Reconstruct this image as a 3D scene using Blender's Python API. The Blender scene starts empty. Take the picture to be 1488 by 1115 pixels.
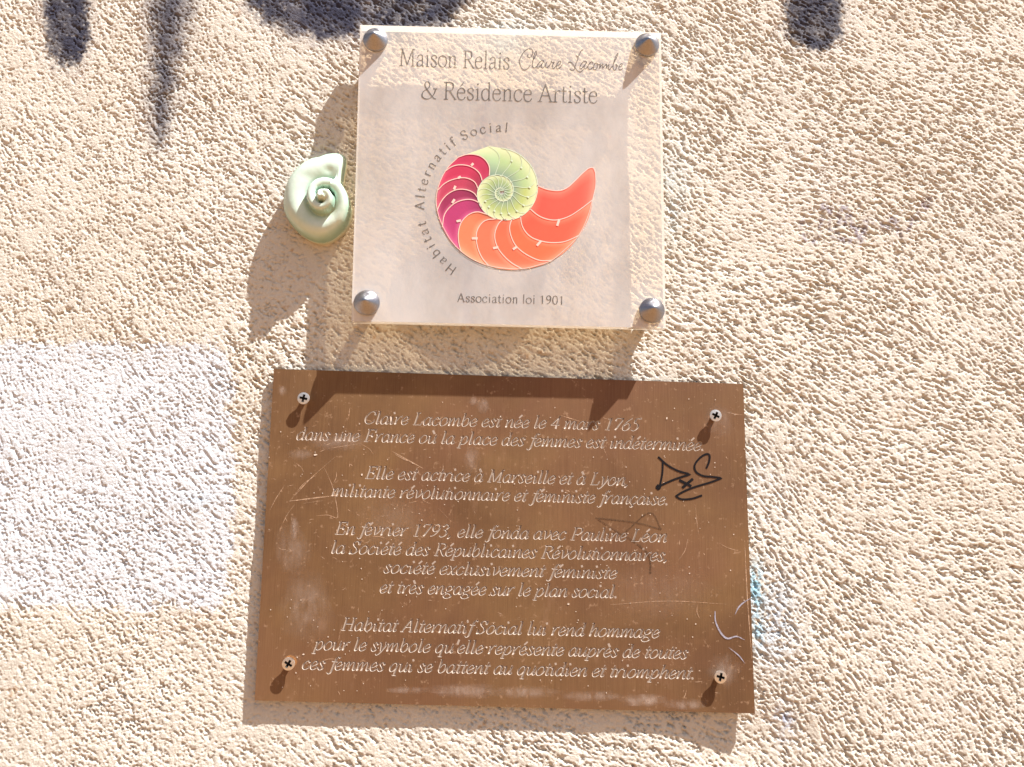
import bpy, math, random
import numpy as np
from mathutils import Vector, Matrix
from mathutils.geometry import delaunay_2d_cdt

random.seed(7)
rng = np.random.default_rng(11)
scene = bpy.context.scene
COL = scene.collection

# ------------------------------------------------------------------ camera
W, H = 1488, 1115
F = 1075.0
DIST = 0.706
CAMZ = 1.50
P_, Y_, R_ = [math.radians(a) for a in (7.98736, -1.51753, 1.25898)]
_right = np.array([math.cos(Y_), math.sin(Y_), 0.0])
_fwd = np.array([-math.sin(Y_) * math.cos(P_), math.cos(Y_) * math.cos(P_), math.sin(P_)])
_up = np.cross(_right, _fwd)
CR = _right * math.cos(R_) + _up * math.sin(R_)
CU = -_right * math.sin(R_) + _up * math.cos(R_)
CF = _fwd
cam = bpy.data.cameras.new("camera")
cam.sensor_fit = 'HORIZONTAL'
cam.sensor_width = 36.0
cam.lens = F / W * 36.0
cam.clip_start = 0.01
cam.clip_end = 500
camo = bpy.data.objects.new("camera", cam)
COL.objects.link(camo)
m = Matrix.Identity(4)
for i in range(3):
    m[i][0] = CR[i]; m[i][1] = CU[i]; m[i][2] = -CF[i]
m[0][3], m[1][3], m[2][3] = 0.0, -DIST, CAMZ
camo.matrix_world = m
scene.camera = camo

# ------------------------------------------------------------------ sky, sun, exposure
TOSUN = Vector((1.78, -1.0, 3.55)).normalized()
world = bpy.data.worlds.new("World")
scene.world = world
world.use_nodes = True
wn = world.node_tree.nodes
sky = wn.new('ShaderNodeTexSky')
sky.sky_type = 'NISHITA'
sky.sun_disc = False
sky.sun_elevation = math.asin(TOSUN.z)
sky.sun_rotation = math.atan2(TOSUN.x, TOSUN.y)
sky.dust_density = 3.0
wn['Background'].inputs['Strength'].default_value = 0.05
world.node_tree.links.new(sky.outputs[0], wn['Background'].inputs['Color'])
sun = bpy.data.lights.new("sun", 'SUN')
sun.energy = 5.0
sun.angle = math.radians(0.53)
sun.color = (1.0, 0.972, 0.935)
suno = bpy.data.objects.new("sun", sun)
COL.objects.link(suno)
suno.location = (3, -3, 6)
suno.rotation_euler = TOSUN.to_track_quat('Z', 'Y').to_euler()
scene.view_settings.view_transform = 'Standard'
scene.view_settings.look = 'None'
scene.view_settings.exposure = 1.35
scene.view_settings.gamma = 1.0

# ------------------------------------------------------------------ helpers
def PX(pts, h=0.0):
    """photo-sized coordinates -> real points on the plane parallel to the wall, h in front of it"""
    p = np.asarray(pts, float).reshape(-1, 2)
    d = CR[None] * ((p[:, :1] - W / 2) / F) + CU[None] * ((H / 2 - p[:, 1:]) / F) + CF[None]
    s = (DIST - h) / d[:, 1]
    return np.stack([d[:, 0] * s, np.full(len(p), -h), CAMZ + d[:, 2] * s], 1)

def to_px(X, Z, Yv=0.0):
    d = np.stack([X, Yv + DIST + 0 * X, Z - CAMZ], -1)
    c = d @ CF
    return W / 2 + F * (d @ CR) / c, H / 2 - F * (d @ CU) / c

def tag(o, label=None, cat=None, group=None, kind=None):
    if label: o['label'] = label
    if cat: o['category'] = cat
    if group: o['group'] = group
    if kind: o['kind'] = kind
    return o

def mesh_obj(name, verts, faces, mat=None, parent=None, smooth=False, mats=None, midx=None):
    me = bpy.data.meshes.new(name)
    me.from_pydata([tuple(v) for v in verts], [], [tuple(f) for f in faces])
    for mm in (mats or [mat]):
        me.materials.append(mm)
    if midx is not None:
        me.polygons.foreach_set('material_index', midx)
    if smooth:
        me.polygons.foreach_set('use_smooth', [True] * len(me.polygons))
    me.update()
    o = bpy.data.objects.new(name, me)
    COL.objects.link(o)
    if parent:
        o.parent = parent
        o.matrix_parent_inverse = Matrix.Translation(-parent.location)
    return o

def empty(name, loc):
    o = bpy.data.objects.new(name, None)
    o.empty_display_size = 0.03
    o.location = loc
    COL.objects.link(o)
    return o

def set_col(o, cols, name='paint'):
    a = o.data.color_attributes.new(name, 'FLOAT_COLOR', 'POINT')
    c = np.ones((len(o.data.vertices), 4), np.float32)
    c[:, :3] = cols
    a.data.foreach_set('color', c.ravel())

def catmull(pts, n=6, closed=False):
    """smooth curve through the points; a point given twice in a row is a corner"""
    segs, cur = [], [pts[0]]
    for a in pts[1:]:
        if a == cur[-1]:
            segs.append(cur); cur = [a]
        else:
            cur.append(a)
    segs.append(cur)
    out = []
    for sg in segs:
        if len(sg) < 2:
            continue
        P = np.array(sg, float)
        if len(P) == 2:
            q = P
        else:
            if closed and len(segs) == 1:
                E = np.vstack([P[-2], P, P[1]])
            else:
                E = np.vstack([2 * P[0] - P[1], P, 2 * P[-1] - P[-2]])
            t = np.linspace(0, 1, n, endpoint=False)[:, None]
            q = []
            for i in range(1, len(E) - 2):
                a, b, c, d = E[i - 1], E[i], E[i + 1], E[i + 2]
                q.append(0.5 * ((2 * b) + (c - a) * t + (2 * a - 5 * b + 4 * c - d) * t ** 2 + (3 * b - a - 3 * c + d) * t ** 3))
            q = np.vstack(q + [E[-2][None]])
        if len(out) and np.allclose(out[-1], q[0]):
            q = q[1:]
        out.extend(q)
    return np.array(out)

def nodes(name):
    mt = bpy.data.materials.new(name)
    mt.use_nodes = True
    nt = mt.node_tree
    return mt, nt, nt.nodes, nt.links, nt.nodes['Principled BSDF']

def noise(N, L, scale, detail=4, rough=0.6, vec=None, dist=0.0):
    n = N.new('ShaderNodeTexNoise')
    n.inputs['Scale'].default_value = scale
    n.inputs['Detail'].default_value = detail
    n.inputs['Roughness'].default_value = rough
    n.inputs['Distortion'].default_value = dist
    if vec is not None:
        L.new(vec, n.inputs['Vector'])
    return n.outputs['Fac']

def ramp(N, L, fac, stops):
    r = N.new('ShaderNodeValToRGB')
    e = r.color_ramp.elements
    while len(e) < len(stops):
        e.new(0.5)
    for k, (p, c) in enumerate(stops):
        e[k].position = p
        e[k].color = (c, c, c, 1) if isinstance(c, (int, float)) else (*c, 1)
    L.new(fac, r.inputs[0])
    return r.outputs[0]

def mixc(N, L, fac, a, b, mode='MIX'):
    x = N.new('ShaderNodeMix')
    x.data_type = 'RGBA'
    x.blend_type = mode
    for s, v in ((x.inputs[0], fac), (x.inputs[6], a), (x.inputs[7], b)):
        if hasattr(v, 'is_linked'):
            L.new(v, s)
        else:
            s.default_value = v if isinstance(v, (int, float)) else (*v, 1)
    return x.outputs[2]

def objco(N, L, scale=(1, 1, 1)):
    t = N.new('ShaderNodeTexCoord')
    mp = N.new('ShaderNodeMapping')
    mp.inputs['Scale'].default_value = scale
    L.new(t.outputs['Object'], mp.inputs[0])
    return mp.outputs[0]

def bump(N, L, h, strength, dist):
    b = N.new('ShaderNodeBump')
    b.inputs['Strength'].default_value = strength
    b.inputs['Distance'].default_value = dist
    L.new(h, b.inputs['Height'])
    return b.outputs[0]

# ------------------------------------------------------------------ materials
def mat_wall():
    mt, nt, N, L, B = nodes('plaster')
    a = N.new('ShaderNodeAttribute'); a.attribute_name = 'paint'
    v = objco(N, L)
    c = mixc(N, L, ramp(N, L, noise(N, L, 9, 5, .6, v), [(.35, 0.0), (.7, .30)]), a.outputs['Color'], (0.84, 0.77, 0.68), 'MULTIPLY')
    c = mixc(N, L, ramp(N, L, noise(N, L, 420, 3, .7, v), [(.3, 0.0), (.75, .35)]), c, (0.78, 0.70, 0.60), 'MULTIPLY')
    L.new(c, B.inputs['Base Color'])
    B.inputs['Roughness'].default_value = 0.95
    B.inputs['Specular IOR Level'].default_value = 0.15
    L.new(bump(N, L, noise(N, L, 560, 4, .72, v), .9, .0010), B.inputs['Normal'])
    return mt

def mat_brass():
    mt, nt, N, L, B = nodes('patinated_brass')
    v = objco(N, L)
    vs = objco(N, L, (1, 1, .02))
    c = mixc(N, L, ramp(N, L, noise(N, L, 7, 5, .62, v, .4), [(.35, 0.0), (.68, 1.0)]), (0.125, 0.064, 0.029), (0.205, 0.115, 0.050))
    c = mixc(N, L, ramp(N, L, noise(N, L, 4.2, 4, .6, objco(N, L, (1, 1, 1.3)), .8), [(.42, 0.0), (.66, .42)]), c, (0.185, 0.082, 0.050))
    c = mixc(N, L, ramp(N, L, noise(N, L, 1300, 2, .6, vs), [(.35, 0.0), (.75, .5)]), c, (0.58, 0.50, 0.44), 'MULTIPLY')
    c = mixc(N, L, ramp(N, L, noise(N, L, 230, 3, .6, v), [(.63, 0.0), (.72, .60)]), c, (0.32, 0.20, 0.12))
    c = mixc(N, L, ramp(N, L, noise(N, L, 26, 6, .75, objco(N, L, (1.6, 1, .6))), [(.60, 0.0), (.78, .40)]), c, (0.32, 0.19, 0.12))
    L.new(c, B.inputs['Base Color'])
    B.inputs['Metallic'].default_value = 0.0
    B.inputs['Specular IOR Level'].default_value = 0.25
    L.new(ramp(N, L, noise(N, L, 40, 4, .6, v), [(.3, .50), (.7, .68)]), B.inputs['Roughness'])
    L.new(bump(N, L, noise(N, L, 1500, 2, .6, vs), .25, .00012), B.inputs['Normal'])
    return mt

def mat_flat(name, col, rough=.6, metal=0.0, spec=.5):
    mt, nt, N, L, B = nodes(name)
    v = objco(N, L)
    c = mixc(N, L, ramp(N, L, noise(N, L, 300, 3, .6, v), [(.35, 0.0), (.7, .4)]), col, tuple(x * .8 for x in col))
    L.new(c, B.inputs['Base Color'])
    B.inputs['Roughness'].default_value = rough
    B.inputs['Metallic'].default_value = metal
    B.inputs['Specular IOR Level'].default_value = spec
    return mt

def mat_thin(name, col, cover, sc=500):
    """worn ink or scratch: lets what is under it show through in places"""
    mt, nt, N, L, B = nodes(name)
    B.inputs['Base Color'].default_value = (*col, 1)
    B.inputs['Roughness'].default_value = .7
    B.inputs['Specular IOR Level'].default_value = .15
    L.new(ramp(N, L, noise(N, L, sc, 4, .7, objco(N, L)), [(.3, cover[0]), (.7, cover[1])]), B.inputs['Alpha'])
    return mt

def mat_attr(name, rough=.4):
    mt, nt, N, L, B = nodes(name)
    a = N.new('ShaderNodeAttribute'); a.attribute_name = 'paint'
    v = objco(N, L)
    c = mixc(N, L, ramp(N, L, noise(N, L, 220, 4, .6, v), [(.35, 0.0), (.7, .35)]), a.outputs['Color'], (1.0, .86, .80), 'MULTIPLY')
    L.new(c, B.inputs['Base Color'])
    B.inputs['Roughness'].default_value = rough
    return mt

def mat_acrylic(name, lo, hi):
    mt, nt, N, L, B = nodes(name)
    N.remove(B)
    out = N['Material Output']
    v = objco(N, L)
    tr = N.new('ShaderNodeBsdfTransparent'); tr.inputs[0].default_value = (.90, .80, .65, 1)
    rf = N.new('ShaderNodeBsdfRefraction'); rf.inputs['IOR'].default_value = 1.03
    rf.inputs['Roughness'].default_value = .18
    rf.inputs['Color'].default_value = (.97, .96, .95, 1)
    see = N.new('ShaderNodeMixShader'); see.inputs[0].default_value = .10
    L.new(tr.outputs[0], see.inputs[1]); L.new(rf.outputs[0], see.inputs[2])
    df = N.new('ShaderNodeBsdfDiffuse'); df.inputs[0].default_value = (.95, .97, .99, 1)
    tl = N.new('ShaderNodeBsdfTranslucent'); tl.inputs[0].default_value = (.92, .90, .90, 1)
    hz = N.new('ShaderNodeMixShader'); hz.inputs[0].default_value = .15
    L.new(df.outputs[0], hz.inputs[1]); L.new(tl.outputs[0], hz.inputs[2])
    m1 = N.new('ShaderNodeMixShader')
    L.new(ramp(N, L, noise(N, L, 14, 6, .65, objco(N, L, (1, 1, .5))), [(.36, lo), (.64, hi)]), m1.inputs[0])
    L.new(see.outputs[0], m1.inputs[1]); L.new(hz.outputs[0], m1.inputs[2])
    gl = N.new('ShaderNodeBsdfGlossy'); gl.inputs['Roughness'].default_value = .12
    # thin sheet: the same grazing reflection from both sides (no total reflection inside)
    lw = N.new('ShaderNodeLayerWeight'); lw.inputs['Blend'].default_value = .5
    pw = N.new('ShaderNodeMath'); pw.operation = 'POWER'; pw.inputs[1].default_value = 5.0
    L.new(lw.outputs['Facing'], pw.inputs[0])
    fr = N.new('ShaderNodeMath'); fr.operation = 'MULTIPLY_ADD'; fr.inputs[1].default_value = .6; fr.inputs[2].default_value = .03
    L.new(pw.outputs[0], fr.inputs[0])
    m2 = N.new('ShaderNodeMixShader')
    L.new(fr.outputs[0], m2.inputs[0]); L.new(m1.outputs[0], m2.inputs[1]); L.new(gl.outputs[0], m2.inputs[2])
    L.new(m2.outputs[0], out.inputs['Surface'])
    return mt

def mat_ceramic():
    mt, nt, N, L, B = nodes('celadon_glaze')
    v = objco(N, L)
    a = N.new('ShaderNodeAttribute'); a.attribute_name = 'paint'
    c = mixc(N, L, ramp(N, L, noise(N, L, 70, 4, .6, v), [(.35, 0.0), (.75, .35)]), a.outputs['Color'], (.26, .44, .32))
    L.new(c, B.inputs['Base Color'])
    B.inputs['Roughness'].default_value = .25
    B.inputs['Coat Weight'].default_value = .25
    B.inputs['Coat Roughness'].default_value = .12
    L.new(bump(N, L, noise(N, L, 160, 3, .5, v), .2, .001), B.inputs['Normal'])
    return mt

def mat_steel(name, col, rough):
    mt, nt, N, L, B = nodes(name)
    v = objco(N, L)
    L.new(mixc(N, L, ramp(N, L, noise(N, L, 600, 4, .7, v), [(.4, 0.0), (.75, .6)]), col, tuple(x * .55 for x in col)), B.inputs['Base Color'])
    B.inputs['Metallic'].default_value = 1.0
    B.inputs['Roughness'].default_value = rough
    B.inputs['Anisotropic'].default_value = .5
    L.new(bump(N, L, noise(N, L, 2500, 2, .6, v), .2, .0001), B.inputs['Normal'])
    return mt

M_wall, M_brass, M_acr = mat_wall(), mat_brass(), mat_acrylic('hazy_sky_veil_acrylic', .34, .49)  # white haze of the front face also stands in for reflected sky
M_acrback = mat_acrylic('clear_acrylic_back', .01, .03)
def mat_edge():
    mt, nt, N, L, B = nodes('polished_acrylic_edge')
    tl = N.new('ShaderNodeBsdfTranslucent'); tl.inputs[0].default_value = (.97, .95, .92, 1)
    B.inputs['Base Color'].default_value = (.70, .70, .70, 1)
    B.inputs['Roughness'].default_value = .2
    mx = N.new('ShaderNodeMixShader'); mx.inputs[0].default_value = .3
    L.new(B.outputs[0], mx.inputs[1]); L.new(tl.outputs[0], mx.inputs[2])
    tr = N.new('ShaderNodeBsdfTransparent'); tr.inputs[0].default_value = (.96, .94, .90, 1)
    m3 = N.new('ShaderNodeMixShader'); m3.inputs[0].default_value = .08
    L.new(mx.outputs[0], m3.inputs[1]); L.new(tr.outputs[0], m3.inputs[2])
    L.new(m3.outputs[0], N['Material Output'].inputs['Surface'])
    return mt
M_edge = mat_edge()
M_ink = mat_thin('grey_print', (.10, .095, .09), (.45, 1.0), 180)
M_inkthin = mat_thin('grey_script_print', (.10, .09, .09), (.6, 1.0), 150)
M_print = mat_attr('printed_colour', .45)
M_line = mat_flat('pale_print_line', (.80, .52, .45), .5)
M_linegreen = mat_flat('pale_green_print_line', (.58, .68, .50), .5)
M_steel = mat_steel('brushed_steel', (.37, .37, .40), .38)
M_screw = mat_steel('zinc_screw', (.78, .76, .72), .5)
M_marker = mat_thin('black_marker', (.006, .005, .007), (.9, 1.0), 300)
M_faded = mat_thin('faded_marker', (.10, .055, .03), (.1, .8), 300)
M_bluemark = mat_thin('pale_blue_paint_smear', (.42, .42, .52), (.2, 1.0), 250)
M_scratch = mat_thin('bright_brass_scratch', (.62, .42, .28), (.0, .9), 260)
M_recess_shade = mat_flat('painted_recess_shade', (.03, .025, .02), .9)  # near-black colour standing in for the shade inside the screw recess
M_ceramic = mat_ceramic()
M_groove = mat_flat('groove_metal', (.38, .31, .255), .5, 0, .4)

# ------------------------------------------------------------------ ground in front of the wall
def mat_ground():
    mt, nt, N, L, B = nodes('pavement')
    v = objco(N, L)
    L.new(mixc(N, L, noise(N, L, 3, 6, .6, v), (.20, .098, .032), (.28, .14, .050)), B.inputs['Base Color'])
    B.inputs['Roughness'].default_value = .9
    L.new(bump(N, L, noise(N, L, 60, 4, .6, v), .5, .01), B.inputs['Normal'])
    return mt
g = mesh_obj('ground', [(-60, -60, 0), (60, -60, 0), (60, 60, 0), (-60, 60, 0)], [(0, 1, 2, 3)], mat_ground())
tag(g, 'pale paved ground at the foot of the plastered wall', kind='structure')

# ------------------------------------------------------------------ wall: real plaster relief
def axis(lo, hi, step, far_lo, far_hi):
    a = list(np.arange(lo, hi, step))
    s = step; x = a[-1]
    while x < far_hi:
        s = min(s * 1.10, .10); x += s; a.append(x)
    s = step; x = a[0]; b = []
    while x > far_lo:
        s = min(s * 1.10, .10); x -= s; b.append(x)
    return np.array(b[::-1] + a)

RELIEF = .00108
def relief(nz, nx, X, Z):
    wn_ = rng.standard_normal((nz, nx)).astype(np.float32)
    FT = np.fft.rfft2(wn_)
    ky = np.fft.fftfreq(nz)[:, None] * 2 * np.pi
    kx = np.fft.rfftfreq(nx)[None] * 2 * np.pi
    def filt(FTin, th, Lp, Ls):
        kp = kx * math.cos(th) + ky * math.sin(th)
        ks = -kx * math.sin(th) + ky * math.cos(th)
        g1 = np.exp(-.5 * ((kp * Lp) ** 2 + (ks * Ls) ** 2))
        r = np.fft.irfft2(FTin * g1, s=(nz, nx))
        return (r - r.mean()) / r.std()
    def low(scale, seed):
        r2 = np.random.default_rng(seed).standard_normal((nz, nx))
        r = np.fft.irfft2(np.fft.rfft2(r2) * np.exp(-.5 * (kx ** 2 + ky ** 2) * scale ** 2), s=(nz, nx))
        return (r - r.mean()) / r.std()
    px, pz = to_px(X, Z)
    # trowel direction field (angle of the streaks, in the plane of the wall)
    deg = -30 - 20 * np.clip((px - 900) / 500, 0, 1) * np.clip((pz - 300) / 500, 0, 1.3) - 30 * np.clip((420 - px) / 400, 0, 1)
    deg = deg + 9 * low(70, 3)
    K = 9
    angs = np.linspace(-90, 90, K, endpoint=False)
    acc = np.zeros((nz, nx)); ws = np.zeros((nz, nx)); acc2 = np.zeros((nz, nx))
    FT2 = np.fft.rfft2(rng.standard_normal((nz, nx)))
    for a in angs:
        dlt = (deg - a + 90) % 180 - 90
        wgt = np.exp(-.5 * (dlt / 13.0) ** 2)
        acc += wgt * filt(FT, math.radians(a), 2.2, .60)
        acc2 += wgt * filt(FT2, math.radians(a), 8.0, .95)
        ws += wgt
    st = acc / np.sqrt(ws ** 2 * .75 + 1e-6)
    st2 = acc2 / np.sqrt(ws ** 2 * .75 + 1e-6)
    iso = filt(np.fft.rfft2(rng.standard_normal((nz, nx))), 0, .68, .62)
    med = low(3.2, 5)
    leftness = np.clip((520 - px) / 300, 0, 1)
    n = (.66 + .15 * leftness) * iso + (.80 - .42 * leftness) * st + .30 * st2 + .16 * med
    n /= n.std()
    gouge = np.clip(st2 / st2.std() - 1.75, 0, .9) * .9
    top = np.tanh(n * .9) * .24 - 1.0 * np.log1p(np.exp((-n - .6) * 7.0)) / 7.0 - gouge       # flat crests, sharp pits
    sm = low(16, 9) * .35 + low(70, 8) * .7
    smooth = np.clip(1.0 + .22 * low(30, 21), .6, 1.5)
    return RELIEF * top * smooth + .0007 * sm

def soft(d, w):
    return 1 / (1 + np.exp(-np.clip(d / w, -40, 40)))

def build_wall():
    xs = axis(-.517, .561, .00085, -2.6, 2.6)
    zs = axis(CAMZ - .258, CAMZ + .530, .00085, 0.02, 3.3)
    nx, nz = len(xs), len(zs)
    X, Z = np.meshgrid(xs, zs)
    h = relief(nz, nx, X, Z)
    px, py = to_px(X, Z)
    # slight hollow below the lower right corner of the brass plaque
    h -= .0055 * np.exp(-((px - 1090) / 95) ** 2 - ((py - 1075) / 75) ** 2)
    V = np.stack([X, -h, Z], -1).reshape(-1, 3)
    # ---- paint, in real positions on the wall
    r2 = np.random.default_rng(5)
    fine = r2.standard_normal((nz, nx)).astype(np.float32)
    kx = np.fft.rfftfreq(nx)[None] * 2 * np.pi; ky = np.fft.fftfreq(nz)[:, None] * 2 * np.pi
    def lp(s, seed):
        q = np.random.default_rng(seed).standard_normal((nz, nx))
        q = np.fft.irfft2(np.fft.rfft2(q) * np.exp(-.5 * (kx ** 2 + ky ** 2) * s * s), s=(nz, nx))
        return q / q.std()
    n1, n2, n3, n4 = lp(1.2, 31), lp(5, 32), lp(22, 33), lp(60, 34)
    base = np.zeros((nz, nx, 3)) + np.array([.625, .607, .550])
    warm = np.clip(.5 + .5 * n3, 0, 1)[..., None]
    base = base * (1 - .10 * warm) + np.array([.61, .57, .48]) * .10 * warm
    ochre = np.clip(n2 * .5 + n1 * .6 - 1.55, 0, 1)[..., None]
    base = base * (1 - ochre * .6) + np.array([.42, .25, .11]) * ochre * .6
    def lay(mask, col):
        nonlocal base
        mk = np.clip(mask, 0, 1)[..., None]
        base = base * (1 - mk) + np.array(col) * mk
    e = n1 * 3.0 + n2 * 2.2
    pit = np.clip((-h - .0009) / .0008, 0, 1)
    # white painted rectangle with rounded corners
    u = np.maximum(np.abs(px - 80) - (258 + (py - 690) * .0 - 14 * ((py - 680) / 190) ** 2), 0) 
    d = 190 - np.abs(py - 688 - px * .006) + e * 1.3 + 2.5 * n3
    dx = 260 - 12 * ((py - 690) / 190) ** 2 - np.abs(px - 80) + e * 1.3 + 2.5 * n3
    rr = 26
    qx, qy = np.maximum(rr - dx, 0), np.maximum(rr - d, 0)
    sd = np.where((dx < rr) & (d < rr), rr - np.hypot(qx, qy), np.minimum(dx, d))
    wm = soft(sd, 1.6) * (px < 400)
    lay(wm * (1 - .12 * pit) * np.clip(.95 + .05 * n2 - .25 * np.maximum(n1 - 1.3, 0), 0, 1), (.64, .70, .77))
    lay(np.exp(-((px - 285) / 35) ** 2 - ((py - 725) / 12) ** 2) * .35, (.45, .62, .82))
    # dark sprayed marks
    INK = (.026, .030, .060)
    def blob(sd_, w, k=1.0):
        body = soft(sd_ + e, w)
        speck = .96 + .06 * n2 - .22 * np.clip(n1 - 1.0, 0, 1)
        lay(soft(sd_ + 13 + e * 1.8, 7) * .22 * k, (.46, .45, .50))
        lay(body * np.clip(speck, 0, 1) * k, INK)
    def capsule(x0, y0, x1, y1, r0, r1):
        vx, vy = x1 - x0, y1 - y0
        t = np.clip(((px - x0) * vx + (py - y0) * vy) / (vx * vx + vy * vy), 0, 1)
        return (r0 + (r1 - r0) * t) - np.hypot(px - x0 - t * vx, py - y0 - t * vy)
    blob(capsule(92, -160, 97, 66, 38, 30), 2.2, .97)
    blob(capsule(262, -120, 234, 175, 46, 11), 7, .74)
    blob(capsule(252, -120, 230, 205, 24, 7), 5, .75)
    blob(capsule(455, -60, 590, -75, 108, 118) + 6, 3.0, .97)
    blob(capsule(482, -20, 482, 10, 52, 48) , 3.0, .9)
    blob(capsule(1186, 15, 1184, 32, 44, 42), 2.5, .96)
    # small washes of blue and grey
    for cx, cy, sx, sy, k, c in (
        (1100, 858, 11, 34, .85, (.20, .52, .72)), (1102, 915, 10, 24, .55, (.25, .55, .75)),
        (1126, 900, 34, 62, .38, (.50, .58, .66)), (1142, 1050, 13, 24, .45, (.42, .48, .62)),
        (735, 62, 34, 26, .35, (.50, .64, .70)), (995, 215, 30, 70, .22, (.62, .64, .62)),
        (1205, 255, 60, 70, .16, (.60, .60, .58)), (975, 290, 22, 60, .22, (.50, .62, .66)),
        (1120, 690, 40, 60, .18, (.55, .57, .58)), (310, 905, 60, 20, .12, (.6, .5, .4)),
        (560, 90, 60, 30, .15, (.62, .48, .40)), (865, 50, 18, 10, .30, (.70, .42, .30))):
        lay(np.exp(-((px - cx) / sx) ** 2 - ((py - cy) / sy) ** 2) * min(.95, k * 1.9) * np.clip(1 + .5 * n1 + .3 * n2, 0, 1.4), c)
    # faint worn scribble at the right, white drips behind the acrylic
    def line(pts, r, k, c):
        P = catmull(pts, 6); dm = np.full(px.shape, 1e9)
        box = (px > P[:, 0].min() - 20) & (px < P[:, 0].max() + 20) & (py > P[:, 1].min() - 20) & (py < P[:, 1].max() + 20)
        X_, Y_2 = px[box], py[box]; dd = np.full(X_.shape, 1e9)
        for a, b in zip(P[:-1], P[1:]):
            vv = b - a; t = np.clip(((X_ - a[0]) * vv[0] + (Y_2 - a[1]) * vv[1]) / (vv @ vv + 1e-9), 0, 1)
            dd = np.minimum(dd, np.hypot(X_ - a[0] - t * vv[0], Y_2 - a[1] - t * vv[1]))
        dm[box] = dd
        lay(soft(r - dm + e * .5, 1.2) * k * np.clip(.8 + .5 * n1, 0, 1), c)
    SC = (.22, .20, .30)
    line([(1164, 322), (1172, 350), (1190, 345), (1196, 300)], 2.4, .62, SC)
    line([(1206, 306), (1208, 345)], 2.4, .6, SC)
    line([(1225, 300), (1236, 312), (1216, 335), (1234, 350), (1246, 335), (1222, 318), (1225, 300)], 2.8, .65, SC)
    line([(1252, 350), (1262, 322), (1290, 330), (1300, 318), (1310, 340), (1330, 318), (1352, 290)], 2.4, .62, SC)
    WH = (.80, .84, .86)
    line([(880, 375), (886, 350), (905, 342), (915, 350), (914, 378), (900, 380), (890, 366)], 4, .85, WH)
    line([(882, 380), (890, 371), (912, 372), (914, 384)], 4, .85, WH)
    # old brown run behind the acrylic
    line([(706, 140), (700, 200), (690, 300), (680, 380), (678, 470)], 7, .85, (.40, .22, .10))
    line([(752, 180), (750, 280), (748, 460)], 9, .18, (.75, .70, .66))
    cols = base.reshape(-1, 3)
    # skirt so that the wall has thickness
    ring = [j for j in range(nx)] + [i * nx + nx - 1 for i in range(1, nz)] + [(nz - 1) * nx + j for j in range(nx - 2, -1, -1)] + [i * nx for i in range(nz - 2, 0, -1)]
    back = V[ring].copy(); back[:, 1] = .30
    idx = np.arange(nz * nx).reshape(nz, nx)
    q = np.stack([idx[:-1, :-1], idx[:-1, 1:], idx[1:, 1:], idx[1:, :-1]], -1).reshape(-1, 4)
    b0 = nz * nx; r = np.array(ring); k = len(ring); ar = np.arange(k); nx2 = (ar + 1) % k
    sk = np.stack([r, b0 + ar, b0 + nx2, r[nx2]], -1)
    q = np.vstack([q, sk]).astype(np.int32)
    V = np.vstack([V, back]).astype(np.float32)
    me = bpy.data.meshes.new('plaster_wall')
    me.vertices.add(len(V)); me.vertices.foreach_set('co', V.ravel())
    me.loops.add(q.size); me.loops.foreach_set('vertex_index', q.ravel())
    me.polygons.add(len(q))
    me.polygons.foreach_set('loop_start', np.arange(0, q.size, 4, dtype=np.int32))
    me.polygons.foreach_set('use_smooth', np.ones(len(q), bool))
    me.update(calc_edges=True)
    me.materials.append(M_wall)
    o = bpy.data.objects.new('plaster_wall', me)
    COL.objects.link(o)
    set_col(o, np.vstack([cols, cols[ring]]))
    tag(o, 'rough cream plaster wall with dark spray marks and a white painted patch', 'wall')
    return lambda x, y: None
build_wall()

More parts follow.
